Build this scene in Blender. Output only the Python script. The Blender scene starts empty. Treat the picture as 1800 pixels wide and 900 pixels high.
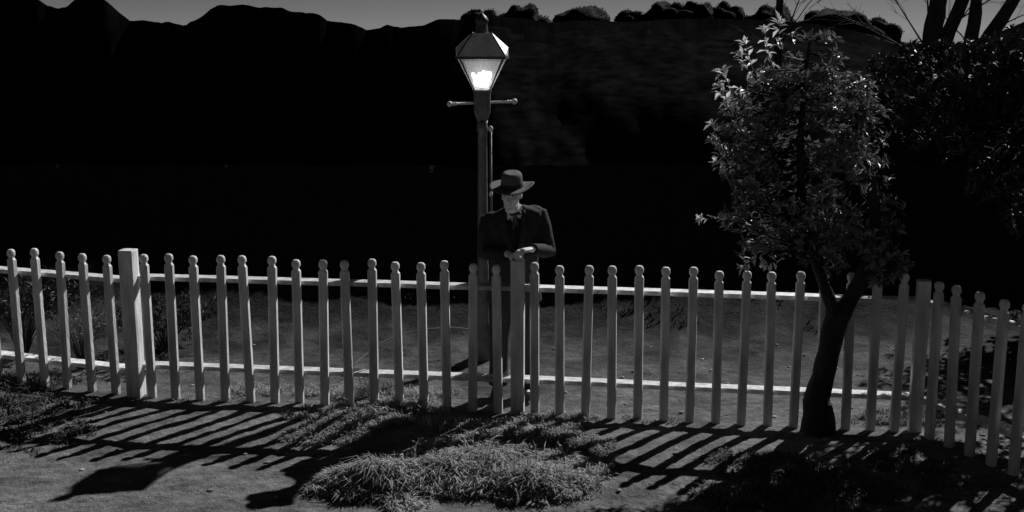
import bpy, bmesh, math, random
from mathutils import Vector, Matrix, noise
random.seed(7)
R = math.radians
S = bpy.context.scene
COL = S.collection

# ------------------------------------------------------------------ camera
cam = bpy.data.cameras.new("camera")
cam.sensor_width = 36.0
cam.lens = 42.0
cam.clip_end = 5000
cam_o = bpy.data.objects.new("camera", cam)
COL.objects.link(cam_o)
cam_o.location = (0, 0, 3.0)
cam_o.rotation_euler = (R(90 - 10.813), 0, 0)
S.camera = cam_o

# ------------------------------------------------------------------ sky and moon
SUN_AZ, SUN_EL = R(38.7), R(35.8)
w = bpy.data.worlds.new("World")
S.world = w
w.use_nodes = True
wn = w.node_tree
wn.nodes.clear()
sky = wn.nodes.new("ShaderNodeTexSky")
sky.sky_type = 'NISHITA'
sky.sun_disc = False
sky.sun_elevation = SUN_EL
sky.sun_rotation = SUN_AZ
sky.dust_density = 0.0
sky.air_density = 0.1                                 # thin clear night air: bright horizon, dark zenith
bw = wn.nodes.new("ShaderNodeRGBToBW")
bg = wn.nodes.new("ShaderNodeBackground")
bg.inputs["Strength"].default_value = 0.052
wo = wn.nodes.new("ShaderNodeOutputWorld")
wn.links.new(sky.outputs[0], bw.inputs[0])
wn.links.new(bw.outputs[0], bg.inputs[0])
wn.links.new(bg.outputs[0], wo.inputs[0])

sun = bpy.data.lights.new("moon_light", 'SUN')
sun.energy = 5.0
sun.angle = R(0.5)
sun.color = (1, 1, 1)
sun_o = bpy.data.objects.new("moon_light", sun)
COL.objects.link(sun_o)
SV = Vector((math.sin(SUN_AZ) * math.cos(SUN_EL), math.cos(SUN_AZ) * math.cos(SUN_EL), math.sin(SUN_EL)))
sun_o.rotation_euler = (-SV).to_track_quat('-Z', 'Y').to_euler()
sun_o.location = SV * 60

S.view_settings.view_transform = 'Standard'
S.view_settings.look = 'None'
S.view_settings.exposure = 0.0
S.view_settings.gamma = 1.0
S.view_settings.use_curve_mapping = False
S.cycles.max_bounces = 6
S.cycles.transparent_max_bounces = 12


# ------------------------------------------------------------------ materials
def mat(name, v, rough=0.7, scale=8.0, var=0.3, bump=0.0, bscale=None, spec=0.3, trans=0.0, island=0.0, detail=6.0,
        stretch=None, objrand=0.0):
    """grey procedural material: value v varied by noise (var) and by island"""
    m = bpy.data.materials.new(name)
    m.use_nodes = True
    t = m.node_tree
    N, L = t.nodes, t.links
    b = N["Principled BSDF"]
    b.inputs["Roughness"].default_value = rough
    b.inputs["Specular IOR Level"].default_value = spec
    tc = N.new("ShaderNodeTexCoord")
    mp = N.new("ShaderNodeMapping")
    if stretch:
        mp.inputs["Scale"].default_value = stretch
    L.new(tc.outputs["Object"], mp.inputs["Vector"])
    nz = N.new("ShaderNodeTexNoise")
    nz.inputs["Scale"].default_value = scale
    nz.inputs["Detail"].default_value = detail
    L.new(mp.outputs[0], nz.inputs["Vector"])
    mr = N.new("ShaderNodeMapRange")
    mr.inputs["From Min"].default_value = 0.3
    mr.inputs["From Max"].default_value = 0.7
    mr.inputs["To Min"].default_value = v * (1 - var)
    mr.inputs["To Max"].default_value = v * (1 + var)
    L.new(nz.outputs["Fac"], mr.inputs["Value"])
    val = mr.outputs[0]
    if island > 0:
        g = N.new("ShaderNodeNewGeometry")
        m2 = N.new("ShaderNodeMapRange")
        m2.inputs["To Min"].default_value = 1 - island
        m2.inputs["To Max"].default_value = 1 + island
        L.new(g.outputs["Random Per Island"], m2.inputs["Value"])
        mu = N.new("ShaderNodeMath")
        mu.operation = 'MULTIPLY'
        L.new(val, mu.inputs[0])
        L.new(m2.outputs[0], mu.inputs[1])
        val = mu.outputs[0]
    if objrand > 0:                                      # each object a little lighter or darker
        oi = N.new("ShaderNodeObjectInfo")
        m3 = N.new("ShaderNodeMapRange")
        m3.inputs["To Min"].default_value = 1 - objrand
        m3.inputs["To Max"].default_value = 1 + objrand
        L.new(oi.outputs["Random"], m3.inputs["Value"])
        mu = N.new("ShaderNodeMath")
        mu.operation = 'MULTIPLY'
        L.new(val, mu.inputs[0])
        L.new(m3.outputs[0], mu.inputs[1])
        val = mu.outputs[0]
    cc = N.new("ShaderNodeCombineColor")
    for i in range(3):
        L.new(val, cc.inputs[i])
    L.new(cc.outputs[0], b.inputs["Base Color"])
    if bump > 0:
        n2 = N.new("ShaderNodeTexNoise")
        n2.inputs["Scale"].default_value = bscale or scale * 3
        n2.inputs["Detail"].default_value = 8
        L.new(mp.outputs[0], n2.inputs["Vector"])
        bp = N.new("ShaderNodeBump")
        bp.inputs["Strength"].default_value = bump
        bp.inputs["Distance"].default_value = 0.02
        L.new(n2.outputs["Fac"], bp.inputs["Height"])
        L.new(bp.outputs[0], b.inputs["Normal"])
    if trans > 0:
        tr = N.new("ShaderNodeBsdfTranslucent")
        L.new(cc.outputs[0], tr.inputs["Color"])
        mx = N.new("ShaderNodeMixShader")
        mx.inputs[0].default_value = trans
        L.new(b.outputs[0], mx.inputs[1])
        L.new(tr.outputs[0], mx.inputs[2])
        L.new(mx.outputs[0], N["Material Output"].inputs["Surface"])
    return m


M = {}
M['paint'] = mat('white_paint_wood', 0.62, 0.6, 5.0, 0.34, 0.4, 30, spec=0.3, stretch=(3, 3, 0.6), objrand=.18)
M['iron'] = mat('lamp_iron', 0.10, 0.42, 14, 0.4, 0.35, 60, spec=0.5)
M['roof_iron'] = mat('lantern_roof_metal', 0.6, 0.5, 10, 0.25, 0.15, 40, spec=0.5)
M['bar_iron'] = mat('lantern_bar_metal', 0.05, 0.5, 10, 0.2)
M['suit'] = mat('suit_wool', 0.032, 0.85, 30, 0.25, 0.35, 18, spec=0.15)
M['suit2'] = mat('waistcoat_wool', 0.02, 0.85, 30, 0.2, spec=0.1)
M['shirt'] = mat('shirt_cotton', 0.85, 0.7, 20, 0.05)
M['tie'] = mat('tie_ribbon', 0.03, 0.5, 30, 0.2, spec=0.4)
M['skin'] = mat('skin', 0.8, 0.5, 30, 0.1, 0.1, 120)
M['hair'] = mat('hair', 0.03, 0.5, 40, 0.3)
M['felt'] = mat('hat_felt', 0.13, 0.85, 40, 0.15, 0.2, 150, spec=0.1)
M['band'] = mat('hat_ribbon', 0.02, 0.6, 30, 0.1)
M['shoe'] = mat('shoe_leather', 0.03, 0.35, 20, 0.2)
M['eye'] = mat('eye_white', 0.6, 0.2, 10, 0.05)
M['bark'] = mat('bark_dark', 0.032, 0.9, 12, 0.5, 0.9, 25, stretch=(1, 1, 0.3))
M['leaf'] = mat('leaf_glossy', 0.16, 0.42, 6, 0.3, spec=0.45, trans=0.22, island=0.5)
M['leaf_sunlit'] = mat('leaf_painted_sunlit', 0.68, 0.45, 6, 0.2, spec=0.4, trans=0.35, island=0.4)  # brightened copy of the leaf: sunlight put into the colour
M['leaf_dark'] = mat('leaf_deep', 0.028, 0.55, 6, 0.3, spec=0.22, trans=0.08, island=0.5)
M['grass'] = mat('dry_grass_blades', 0.36, 0.75, 3, 0.35, spec=0.15, trans=0.3, island=0.45)
M['weed'] = mat('weed_blades', 0.14, 0.7, 3, 0.3, spec=0.2, trans=0.2, island=0.4)
M['dim_turf'] = mat('bank_turf', 0.022, 0.8, 3, 0.3, spec=0.1, trans=0.1, island=0.4)
M['stone'] = mat('pebble_stone', 0.28, 0.8, 20, 0.3, 0.3, 60, island=0.35)
M['hill'] = mat('hill_unlit', 0.008, 0.95, 0.25, 0.5, 0.0, spec=0.0, detail=10)
M['hill2'] = mat('hill_lit', 0.0115, 0.95, 1.1, 0.6, 1.0, 2.2, spec=0.0, detail=10, stretch=(.5, .5, 1.6))
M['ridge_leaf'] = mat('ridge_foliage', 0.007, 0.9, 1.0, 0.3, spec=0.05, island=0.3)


def ground_mat():
    m = bpy.data.materials.new('yard_dirt')
    m.use_nodes = True
    t = m.node_tree
    N, L = t.nodes, t.links
    b = N["Principled BSDF"]
    b.inputs["Roughness"].default_value = 0.95
    b.inputs["Specular IOR Level"].default_value = 0.1
    tc = N.new("ShaderNodeTexCoord")

    def nz(scale, detail, stretch=None, rough=0.6):
        n = N.new("ShaderNodeTexNoise")
        n.inputs["Scale"].default_value = scale
        n.inputs["Detail"].default_value = detail
        n.inputs["Roughness"].default_value = rough
        if stretch:
            mp = N.new("ShaderNodeMapping")
            mp.inputs["Scale"].default_value = stretch
            L.new(tc.outputs["Object"], mp.inputs[0])
            L.new(mp.outputs[0], n.inputs["Vector"])
        else:
            L.new(tc.outputs["Object"], n.inputs["Vector"])
        return n

    def mr(src, a, c, d, e):
        q = N.new("ShaderNodeMapRange")
        q.inputs["From Min"].default_value = a
        q.inputs["From Max"].default_value = c
        q.inputs["To Min"].default_value = d
        q.inputs["To Max"].default_value = e
        L.new(src, q.inputs["Value"])
        return q.outputs[0]

    def op(kind, a, c):
        q = N.new("ShaderNodeMath")
        q.operation = kind
        for i, x in enumerate((a, c)):
            if isinstance(x, (int, float)):
                q.inputs[i].default_value = x
            else:
                L.new(x, q.inputs[i])
        return q.outputs[0]

    big = mr(nz(2.0, 7, None, .65).outputs["Fac"], .3, .7, .085, .21)
    mid = mr(nz(11, 9, (0.75, 1.3, 1), .7).outputs["Fac"], .32, .68, .5, 1.45)
    fine = mr(nz(75, 5, None, .7).outputs["Fac"], .3, .7, .55, 1.45)
    dirt = op('MULTIPLY', op('MULTIPLY', big, mid), fine)
    # light falloff painted in: dirt darkens beyond the fence, with a ragged edge
    sp = N.new("ShaderNodeSeparateXYZ")
    L.new(tc.outputs["Object"], sp.inputs[0])
    edge = op('ADD', sp.outputs["Y"], mr(nz(1.6, 6).outputs["Fac"], 0, 1, -2.6, 2.6))
    fac = mr(edge, 8.9, 11.7, 0, 1)
    dim_turf = mr(nz(14, 6).outputs["Fac"], .3, .7, .010, .024)
    val = op('ADD', op('MULTIPLY', dirt, op('SUBTRACT', 1.0, fac)), op('MULTIPLY', dim_turf, fac))
    cc = N.new("ShaderNodeCombineColor")
    for i in range(3):
        L.new(val, cc.inputs[i])
    L.new(cc.outputs[0], b.inputs["Base Color"])
    bp = N.new("ShaderNodeBump")
    bp.inputs["Strength"].default_value = 0.95
    bp.inputs["Distance"].default_value = 0.02
    h = op('ADD', nz(28, 8).outputs["Fac"], op('MULTIPLY', nz(140, 3).outputs["Fac"], 0.35))
    L.new(h, bp.inputs["Height"])
    L.new(bp.outputs[0], b.inputs["Normal"])
    return m


M['dirt'] = ground_mat()


def glass_mat():
    m = bpy.data.materials.new('lantern_glass')
    m.use_nodes = True
    N, L = m.node_tree.nodes, m.node_tree.links
    N.clear()
    o = N.new("ShaderNodeOutputMaterial")
    tp = N.new("ShaderNodeBsdfTransparent")
    tl = N.new("ShaderNodeBsdfTranslucent")
    tl.inputs[0].default_value = (.8, .8, .8, 1)
    gl = N.new("ShaderNodeBsdfGlossy")
    gl.inputs["Roughness"].default_value = 0.08
    a = N.new("ShaderNodeMixShader")
    a.inputs[0].default_value = 0.22
    c = N.new("ShaderNodeMixShader")
    c.inputs[0].default_value = 0.06
    L.new(tp.outputs[0], a.inputs[1])
    L.new(tl.outputs[0], a.inputs[2])
    L.new(a.outputs[0], c.inputs[1])
    L.new(gl.outputs[0], c.inputs[2])
    L.new(c.outputs[0], o.inputs[0])
    return m


M['glass'] = glass_mat()


def flame_mat():
    m = bpy.data.materials.new('gas_flame')
    m.use_nodes = True
    N, L = m.node_tree.nodes, m.node_tree.links
    N.clear()
    o = N.new("ShaderNodeOutputMaterial")
    e = N.new("ShaderNodeEmission")
    e.inputs[0].default_value = (1, 1, 1, 1)
    e.inputs[1].default_value = 5.0
    L.new(e.outputs[0], o.inputs[0])
    return m


M['flame'] = flame_mat()


# ------------------------------------------------------------------ mesh helpers
def obj(name, bm, m, parent=None, smooth=False, loc=None):
    me = bpy.data.meshes.new(name)
    if bm is not None and not isinstance(bm, tuple):
        bmesh.ops.recalc_face_normals(bm, faces=bm.faces[:])
        bm.to_mesh(me)
        bm.free()
    else:
        me.from_pydata(bm[0], [], bm[1])
        me.update()
    me.materials.append(m)
    if smooth:
        me.polygons.foreach_set("use_smooth", [True] * len(me.polygons))
    o = bpy.data.objects.new(name, me)
    COL.objects.link(o)
    if parent is not None:
        o.parent = parent
    if loc is not None:
        o.location = loc
    return o


def tag(o, label=None, cat=None, group=None, kind=None):
    if label: o['label'] = label
    if cat: o['category'] = cat
    if group: o['group'] = group
    if kind: o['kind'] = kind
    return o


def empty(name, loc, label, cat, group=None):
    o = bpy.data.objects.new(name, None)
    COL.objects.link(o)
    o.location = loc
    o.empty_display_size = 0.2
    return tag(o, label, cat, group)


def ring_faces(bm, rings, close_ends=True, closed=True):
    vs = [[bm.verts.new(p) for p in r] for r in rings]
    n = len(vs[0])
    for i in range(len(vs) - 1):
        for j in range(n if closed else n - 1):
            k = (j + 1) % n
            bm.faces.new((vs[i][j], vs[i][k], vs[i + 1][k], vs[i + 1][j]))
    if close_ends:
        bm.faces.new(vs[0][::-1])
        bm.faces.new(vs[-1])
    return vs


def tube(bm, pts, rad, n=8, flat=1.0, up=None):
    """swept tube; rad scalar list; flat scales the second axis"""
    pts = [Vector(p) for p in pts]
    rings = []
    prev = None
    for i, p in enumerate(pts):
        d = (pts[min(i + 1, len(pts) - 1)] - pts[max(i - 1, 0)]).normalized()
        if prev is None:
            a = Vector(up) if up else (Vector((0, 0, 1)) if abs(d.z) < .9 else Vector((0, 1, 0)))
        else:
            a = prev
        x = (a - d * a.dot(d)).normalized()
        y = d.cross(x)
        prev = x
        r = rad[i] if isinstance(rad, (list, tuple)) else rad
        fl = flat[i] if isinstance(flat, (list, tuple)) else flat
        rings.append([p + x * (r * fl * math.cos(t)) + y * (r * math.sin(t)) for t in
                      [2 * math.pi * j / n for j in range(n)]])
    ring_faces(bm, rings)


def ell(bm, c, r, seg=16, rin=10, mtx=None):
    m = Matrix.Translation(c) @ (mtx or Matrix()) @ Matrix.Diagonal((r[0], r[1], r[2], 1))
    bmesh.ops.create_uvsphere(bm, u_segments=seg, v_segments=rin, radius=1, matrix=m)


def box(bm, c, s, mtx=None, bevel=0.0):
    m = Matrix.Translation(c) @ (mtx or Matrix()) @ Matrix.Diagonal((s[0], s[1], s[2], 1))
    r = bmesh.ops.create_cube(bm, size=1, matrix=m)
    if bevel:
        es = list({e for v in r['verts'] for e in v.link_edges})
        bmesh.ops.bevel(bm, geom=es, offset=bevel, segments=2, affect='EDGES', profile=.6)


def lathe(bm, prof, n=16, c=(0, 0, 0)):
    rings = [[(c[0] + r * math.cos(2 * math.pi * j / n), c[1] + r * math.sin(2 * math.pi * j / n), c[2] + z)
              for j in range(n)] for r, z in prof]
    ring_faces(bm, rings)


def fuse(name, bm, voxel, m, parent=None, it=3, f=.5):
    o = obj(name, bm, m, parent, smooth=True)
    r = o.modifiers.new('remesh', 'REMESH')
    r.mode = 'VOXEL'
    r.voxel_size = voxel
    r.use_smooth_shade = True
    s = o.modifiers.new('smooth', 'SMOOTH')
    s.factor = f
    s.iterations = it
    return o


def nz2(x, y, z=0.0):
    return noise.noise(Vector((x, y, z)))


# ------------------------------------------------------------------ ground
def sstep(a, b, x):
    t = max(0, min(1, (x - a) / (b - a)))
    return t * t * (3 - 2 * t)


MOUNDS = [(-.92, 7.56, .32, .16, .13), (-.45, 7.68, .32, .2, .09), (-.05, 7.85, .45, .22, .11), (.2, 7.52, .32, .16, .11), (.12, 8.3, .48, .22, .10),
          (-1.2, 8.78, .38, .2, .07)]                   # low hummocks that carry the dry grass


def ground_z(x, y):
    z = 0.0
    if 5 < y < 16 and abs(x) < 9:
        z += .022 * nz2(x * .9, y * .9) + .012 * nz2(x * 3.1, y * 3.1, 4) + .011 * nz2(x * 8, y * 9, 8) \
             + .007 * nz2(x * 23, y * 23, 2)
        z -= .02
        for mx, my, sx, sy, mh in MOUNDS:
            e_ = ((x - mx) / sx) ** 2 + ((y - my) / sy) ** 2
            if e_ < 9:
                z += mh * math.exp(-e_)
    yy = y + (.22 * nz2(x * .30, 3.3) + .04 * nz2(x * 1.4, 9.1)) * (1 - sstep(12.2, 13.1, y))
    rise = 1.3 * math.log(1 + math.exp(min(30, (yy - 12.15) * 2.3))) / 2.3      # added bank, steep enough to stay in its own shade
    if yy < 13.3:
        z += rise
    else:
        z += max(-30.0, 1.38 - .6 * (yy - 13.3))
    if yy > 11.3:
        k = sstep(11.3, 13, yy)
        z += k * (.03 * nz2(x * 1.7, y * 1.7, 5) + .015 * nz2(x * 5, y * 5, 7))
    return z


def axis(a, b, step, lo, hi, grow=1.25):
    v = [a + i * step for i in range(int(round((b - a) / step)) + 1)]
    d = step
    while v[-1] < hi:
        d *= grow
        v.append(v[-1] + d)
    d = step
    while v[0] > lo:
        d *= grow
        v.insert(0, v[0] - d)
    return v


xs = axis(-5.6, 5.6, .04, -1500, 1500)
ys = axis(6.6, 15.2, .035, -400, 2500)
gv = [(x, y, ground_z(x, y)) for y in ys for x in xs]
nx = len(xs)
gf = [(j * nx + i, j * nx + i + 1, (j + 1) * nx + i + 1, (j + 1) * nx + i) for j in range(len(ys) - 1) for i in
      range(nx - 1)]
ground = obj('ground', (gv, gf), M['dirt'], smooth=True)
for p_ in ground.data.polygons:                        # the crest of the added bank is a sharp edge
    if p_.center.y > 12.9:
        p_.use_smooth = False
tag(ground, kind='structure')

# ------------------------------------------------------------------ hills across the valley
SKY = [(-0.4187, 0.0287), (-0.3888, 0.0237), (-0.3799, 0.0178), (-0.3731, 0.0155), (-0.3646, 0.0169), (-0.3576, 0.0233),
       (-0.3443, 0.0269), (-0.333, 0.0224), (-0.322, 0.0123), (-0.3131, 0.0055), (-0.3037, 0.0064), (-0.2874, 0.0041),
       (-0.2836, 0.0055), (-0.2689, 0.0013), (-0.264, 0.005), (-0.2569, 0.0073), (-0.2472, 0.0155), (-0.24, 0.0187),
       (-0.2307, 0.0178), (-0.22, 0.0187), (-0.2075, 0.0164), (-0.1879, 0.0164), (-0.182, 0.0132), (-0.1703, 0.0123),
       (-0.1587, 0.011), (-0.1505, 0.0055), (-0.1309, 0.0036), (-0.1193, -0.0019), (-0.1085, -0.0), (-0.1038, 0.0027),
       (-0.0912, 0.0004), (-0.0725, 0.0018), (-0.0607, 0.0073), (-0.0397, 0.0064), (-0.0289, 0.0114), (-0.014, 0.0096),
       (-0.0047, 0.0084), (0.0093, 0.0074), (0.028, 0.004), (0.0397, 0.0045), (0.056, 0.0060), (0.0701, 0.0058),
       (0.0855, 0.0049), (0.1051, 0.0052), (0.1307, 0.0068), (0.1634, 0.0080), (0.1868, 0.0067), (0.2148, 0.0066),
       (0.2477, 0.003), (0.2758, -0.0013), (0.2995, -0.006), (0.314, -0.0106), (0.35, -0.014), (0.3704, -0.0125),
       (0.3934, -0.0069), (0.4206, 0.005), (0.46, 0.02), (0.55, 0.045), (0.7, 0.05), (0.95, 0.03), (1.4, 0.02)]
RD = 150.0


def sky_h(a):
    if a < SKY[0][0]:
        return .0287 + .012 * nz2(a * 9, 1.7) - .012 * nz2(SKY[0][0] * 9, 1.7)
    for (a0, h0), (a1, h1) in zip(SKY, SKY[1:]):
        if a <= a1:
            return h0 + (h1 - h0) * (a - a0) / (a1 - a0)
    return SKY[-1][1]


hv, hf = [], []
NA, NS = 900, 46
for i in range(NA):
    a = -1.3 + 2.6 * i / (NA - 1)
    top = 3.0 + RD * (sky_h(a) + .0007 * nz2(a * 90, 2.2) + .0005 * nz2(a * 240, 6.1))
    steep = 1.30 - .80 * sstep(-.20, .0, a)       # slope of the hillside facing the yard
    for s in range(NS):
        if s < NS - 6:
            t = s / (NS - 7)                      # 0 at the valley, 1 on the ridge
            d = RD - 46 * (1 - t)
            z = 3.6 + (top - 3.6) * t ** 2.5 - steep * 46 * (1 - t) - 13 * (1 - t) ** 3      # the foot of the slope is steeper
            k = math.sin(math.pi * t) ** .7
            z += k * (1.9 * nz2(a * 7, t * 2.2, 1) + .7 * nz2(a * 22, t * 6, 2) + .3 * nz2(a * 70, t * 16, 3))
        else:
            t = s - (NS - 7)
            d = RD + .05 + (t - 1) * 6
            z = top - .04 - (t - 1) * 3.5
        hv.append((a * d, d, z))
for i in range(NA - 1):
    for s in range(NS - 1):
        q = i * NS + s
        hf.append((q, q + 1, q + NS + 1, q + NS))
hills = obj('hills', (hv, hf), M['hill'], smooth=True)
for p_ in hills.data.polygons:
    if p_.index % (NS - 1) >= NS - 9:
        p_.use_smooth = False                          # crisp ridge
hills.data.materials.append(M['hill2'])                # lit tone painted on the right slope, black shade on the left
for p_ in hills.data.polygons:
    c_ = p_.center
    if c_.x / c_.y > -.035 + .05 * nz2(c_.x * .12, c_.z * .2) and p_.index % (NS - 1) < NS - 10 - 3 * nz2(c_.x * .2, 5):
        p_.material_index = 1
tag(hills, kind='structure')


# ------------------------------------------------------------------ foliage helpers
def leaf(V, F, p, d, n, ln, wd, fold=.25):
    """one pointed leaf from p along d, facing n, with a fold along the midrib"""
    d = d.normalized()
    s = d.cross(n)
    if s.length < 1e-4:
        s = d.cross(Vector((1, 0, 0)))
    s.normalize()
    n = s.cross(d)
    b = len(V)
    V += [tuple(p), tuple(p + d * ln * .55 + s * wd * .5 + n * wd * fold), tuple(p + d * ln - n * ln * .08),
          tuple(p + d * ln * .55 - s * wd * .5 + n * wd * fold), tuple(p + d * ln * .5)]
    F += [(b, b + 1, b + 4), (b + 1, b + 2, b + 4), (b + 2, b + 3, b + 4), (b + 3, b, b + 4)]


def rv(rng):
    while True:
        v = Vector((rng.uniform(-1, 1), rng.uniform(-1, 1), rng.uniform(-1, 1)))
        if .05 < v.length < 1:
            return v.normalized()


def whorl(V, F, p, d, rng, n, ln, wd):
    d = d.normalized()
    for i in range(n):
        o = rv(rng)
        o = (o - d * o.dot(d)).normalized()
        dd = d * rng.uniform(.15, .9) + o
        leaf(V, F, p - d * rng.uniform(0, ln * .5), dd, d + o * -.3, ln * rng.uniform(.65, 1.15), wd * rng.uniform(.8, 1.2))


def make_tree(name, label, base, limbs, lobes, seed, leafm, ln, wd, shoots=(), twig_r=.006, bare=(), group=None, gapt=-.16):
    """limbs: list of (points, radii) in metres from base; lobes: (centre, radii, whorls, leaves per whorl)"""
    rng = random.Random(seed)
    t = empty(name, base, label, 'tree', group)
    bm = bmesh.new()
    nodes = []
    for pts, rad in limbs:
        P, Q = [], []
        for i in range(len(pts) - 1):
            a, b = Vector(pts[i]), Vector(pts[i + 1])
            m = 5
            for k in range(m):
                f = k / m
                q = a.lerp(b, f)
                w_ = rad[i] * (1 - f) + rad[i + 1] * f
                q += Vector((nz2(q.z * 5, seed), nz2(q.z * 5, seed + 9), 0)) * w_ * .16
                P.append(q)
                Q.append(w_ * (1 + .09 * nz2(q.z * 9, q.x * 3, seed)))
        P.append(Vector(pts[-1]))
        Q.append(rad[-1])
        nodes += P[len(P) // 3:]
        tube(bm, P, Q, 9)
    obj('trunk', bm, M['bark'], t, smooth=True)
    V, F = [], []
    YV, YF = [], []
    tw = bmesh.new()
    for c, r, nw, nl in lobes:
        c = Vector(c)
        for k in range(nw):
            u = rv(rng)
            rr = rng.uniform(.35, 1.0) ** .45
            g = 1 + .28 * nz2(u.x * 2.2 + seed, u.y * 2.2, u.z * 2.2 + c.z)
            p = c + Vector((u.x * r[0], u.y * r[1], u.z * r[2])) * rr * g
            if nz2(p.x * 3.4 + seed, p.y * 3.4, p.z * 3.4) < gapt:      # gaps in the crown
                continue
            d = (u + Vector((0, 0, .55)) + rv(rng) * .45).normalized()
            near = min(nodes, key=lambda q: (q - p).length + .3 * max(0, q.z - p.z))
            mid = near.lerp(p, .6) + Vector((0, 0, -.04)) + rv(rng) * .03
            tube(tw, [near, mid, p], [twig_r * 1.3, twig_r * .8, twig_r * .35], 3)
            whorl(V, F, p, d, rng, nl, ln, wd)
            if rng.random() < .6:
                whorl(V, F, mid.lerp(p, .6), d + rv(rng) * .6, rng, max(3, nl // 2), ln * .9, wd)
    for pts, n in shoots:                                   # leafy shoots that stand out of the crown
        a, b, c = [Vector(q) for q in pts]
        near = min(nodes, key=lambda q: (q - a).length)
        tube(tw, [near, a, b, c], [twig_r * 1.6, twig_r * 1.2, twig_r * .8, twig_r * .4], 4)
        for k in range(n):
            f = (k + rng.random()) / n
            p = a.lerp(b, f * 2) if f < .5 else b.lerp(c, f * 2 - 1)
            d = (c - a).normalized()
            o = rv(rng)
            leaf(YV, YF, p, d * .6 + o, Vector((0, 0, 1)) + rv(rng) * .5, ln * rng.uniform(.8, 1.2), wd * 1.3)
        whorl(YV, YF, c, c - b, rng, 8, ln, wd)
    for root, tip, rad, ntw in bare:                        # bare twiggy ends against the sky
        a, b = Vector(root), Vector(tip)
        tube(tw, [a, a.lerp(b, .5) + rv(rng) * .05, b], [rad, rad * .6, rad * .2], 5)
        for k in range(ntw):
            f = rng.uniform(.25, 1)
            p = a.lerp(b, f)
            d = ((b - a).normalized() + rv(rng) * .8).normalized() * rng.uniform(.25, .7)
            e = p + d
            tube(tw, [p, p + d * .5 + rv(rng) * .03, e], [rad * .35, rad * .2, .0015], 3)
            for z in range(2):
                tube(tw, [p + d * .6, p + d * .6 + (d.normalized() + rv(rng)) * .16], [.003, .0012], 3)
    obj('branches', tw, M['bark'], t, smooth=True)
    if V:
        cr = obj('crown', (V, F), leafm, t)
        cr['kind'] = 'stuff'
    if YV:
        cr = obj('sunlit_leaves', (YV, YF), M['leaf_sunlit'], t)
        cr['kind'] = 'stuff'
        cr['label'] = 'leaves on the outer shoots, coloured pale as if sunlit'
    return t


# trees on the far ridge: (x/y, height above eye level per metre, half width, half height)
rt = random.Random(3)
RIDGE = [(-.0245, .0075, 2.0, 1.6, 'small rounded tree on the skyline right behind the lantern top'),
         (.0095, .0095, 2.6, 2.3, 'rounded tree on the skyline just right of the lantern'),
         (.056, .0085, 3.3, 2.0, 'broad low tree on the skyline above the man, second right of the lantern'),
         (.0985, .006, 1.8, 1.6, 'small tree in the dip of the skyline left of the tall tree trio'),
         (.125, .0118, 2.6, 2.7, 'leftmost crown of the trio of tall trees on the skyline'),
         (.151, .0120, 2.7, 2.9, 'middle crown of the trio of tall trees on the skyline'),
         (.1765, .0115, 2.2, 2.6, 'rightmost crown of the trio of tall trees on the skyline'),
         (.211, .0095, 2.7, 2.4, 'skyline tree behind the top of the leafy yard tree'),
         (.2655, .0062, 4.2, 3.6, 'largest domed tree on the skyline right of the leafy yard tree'),
         (.3005, -.0005, 2.4, 2.0, 'low domed tree where the skyline drops beside the bare trunks')]
for a, h, rw, rh, lab in RIDGE:
    rw, rh = rw * 1.4, rh * 1.35
    d = RD + 12                                          # they root on the far side of the ridge
    topz = 3 + d * h + 1.0
    c = Vector((0, 0, rh * 1.2))
    t = empty('ridge_tree', (a * d, d, topz - rh * 2.05), lab, 'tree', 'trees on the far ridge')
    bm = bmesh.new()
    tube(bm, [(0, 0, -7.5), (.1, 0, rh * .6), (0, 0, rh * 1.1)], [.28, .22, .12], 7)
    obj('trunk', bm, M['bark'], t)
    V, F = [], []
    b2 = bmesh.new()
    bmesh.ops.create_icosphere(b2, subdivisions=4, radius=1)
    for q in b2.verts:
        g = 1 + .38 * nz2(q.co.x * 1.9 + a * 50, q.co.y * 1.9, q.co.z * 1.9)
        q.co = c + Vector((q.co.x * rw, q.co.y * rw, q.co.z * rh)) * g * .93
    obj('crown_core', b2, M['ridge_leaf'], t, smooth=True)
    for k in range(1800):
        u = rv(rt)
        g = 1 + .38 * nz2(u.x * 1.9 + a * 50, u.y * 1.9, u.z * 1.9)
        p = c + Vector((u.x * rw, u.y * rw, u.z * rh)) * g * rt.uniform(.88, .95)
        leaf(V, F, p, rv(rt), u, rt.uniform(.2, .36), rt.uniform(.14, .22), .1)
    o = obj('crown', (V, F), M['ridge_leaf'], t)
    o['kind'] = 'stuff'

# ------------------------------------------------------------------ fence
def sup(hx, hy, z, e, n=16, ox=0, oy=0):
    out = []
    for j in range(n):
        t = 2 * math.pi * (j + .5) / n
        c, s = math.cos(t), math.sin(t)
        k = (abs(c) ** e + abs(s) ** e) ** (-1 / e)
        out.append((ox + hx * c * k, oy + hy * s * k, z))
    return out


PH = 1.19
bm = bmesh.new()
hw, hd = .0345, .027
ring_faces(bm, [sup(hw, hd, -.06, 9), sup(hw, hd, .5, 9), sup(hw, hd, PH - .105, 9), sup(hw * .96, hd * .96, PH - .092, 7),
                sup(hw * .66, hd * .72, PH - .078, 5), sup(hw * .66, hd * .72, PH - .066, 4),
                sup(hw * .95, hd * 1.0, PH - .052, 3.2), sup(hw * 1.0, hd * 1.05, PH - .035, 3),
                sup(hw * .93, hd * 1.0, PH - .018, 2.8), sup(hw * .62, hd * .7, PH - .004, 2.6),
                sup(hw * .25, hd * .3, PH, 2.4)])
picket_proto = obj('picket', bm, M['paint'])
picket_mesh = picket_proto.data
bpy.data.objects.remove(picket_proto)


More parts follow.
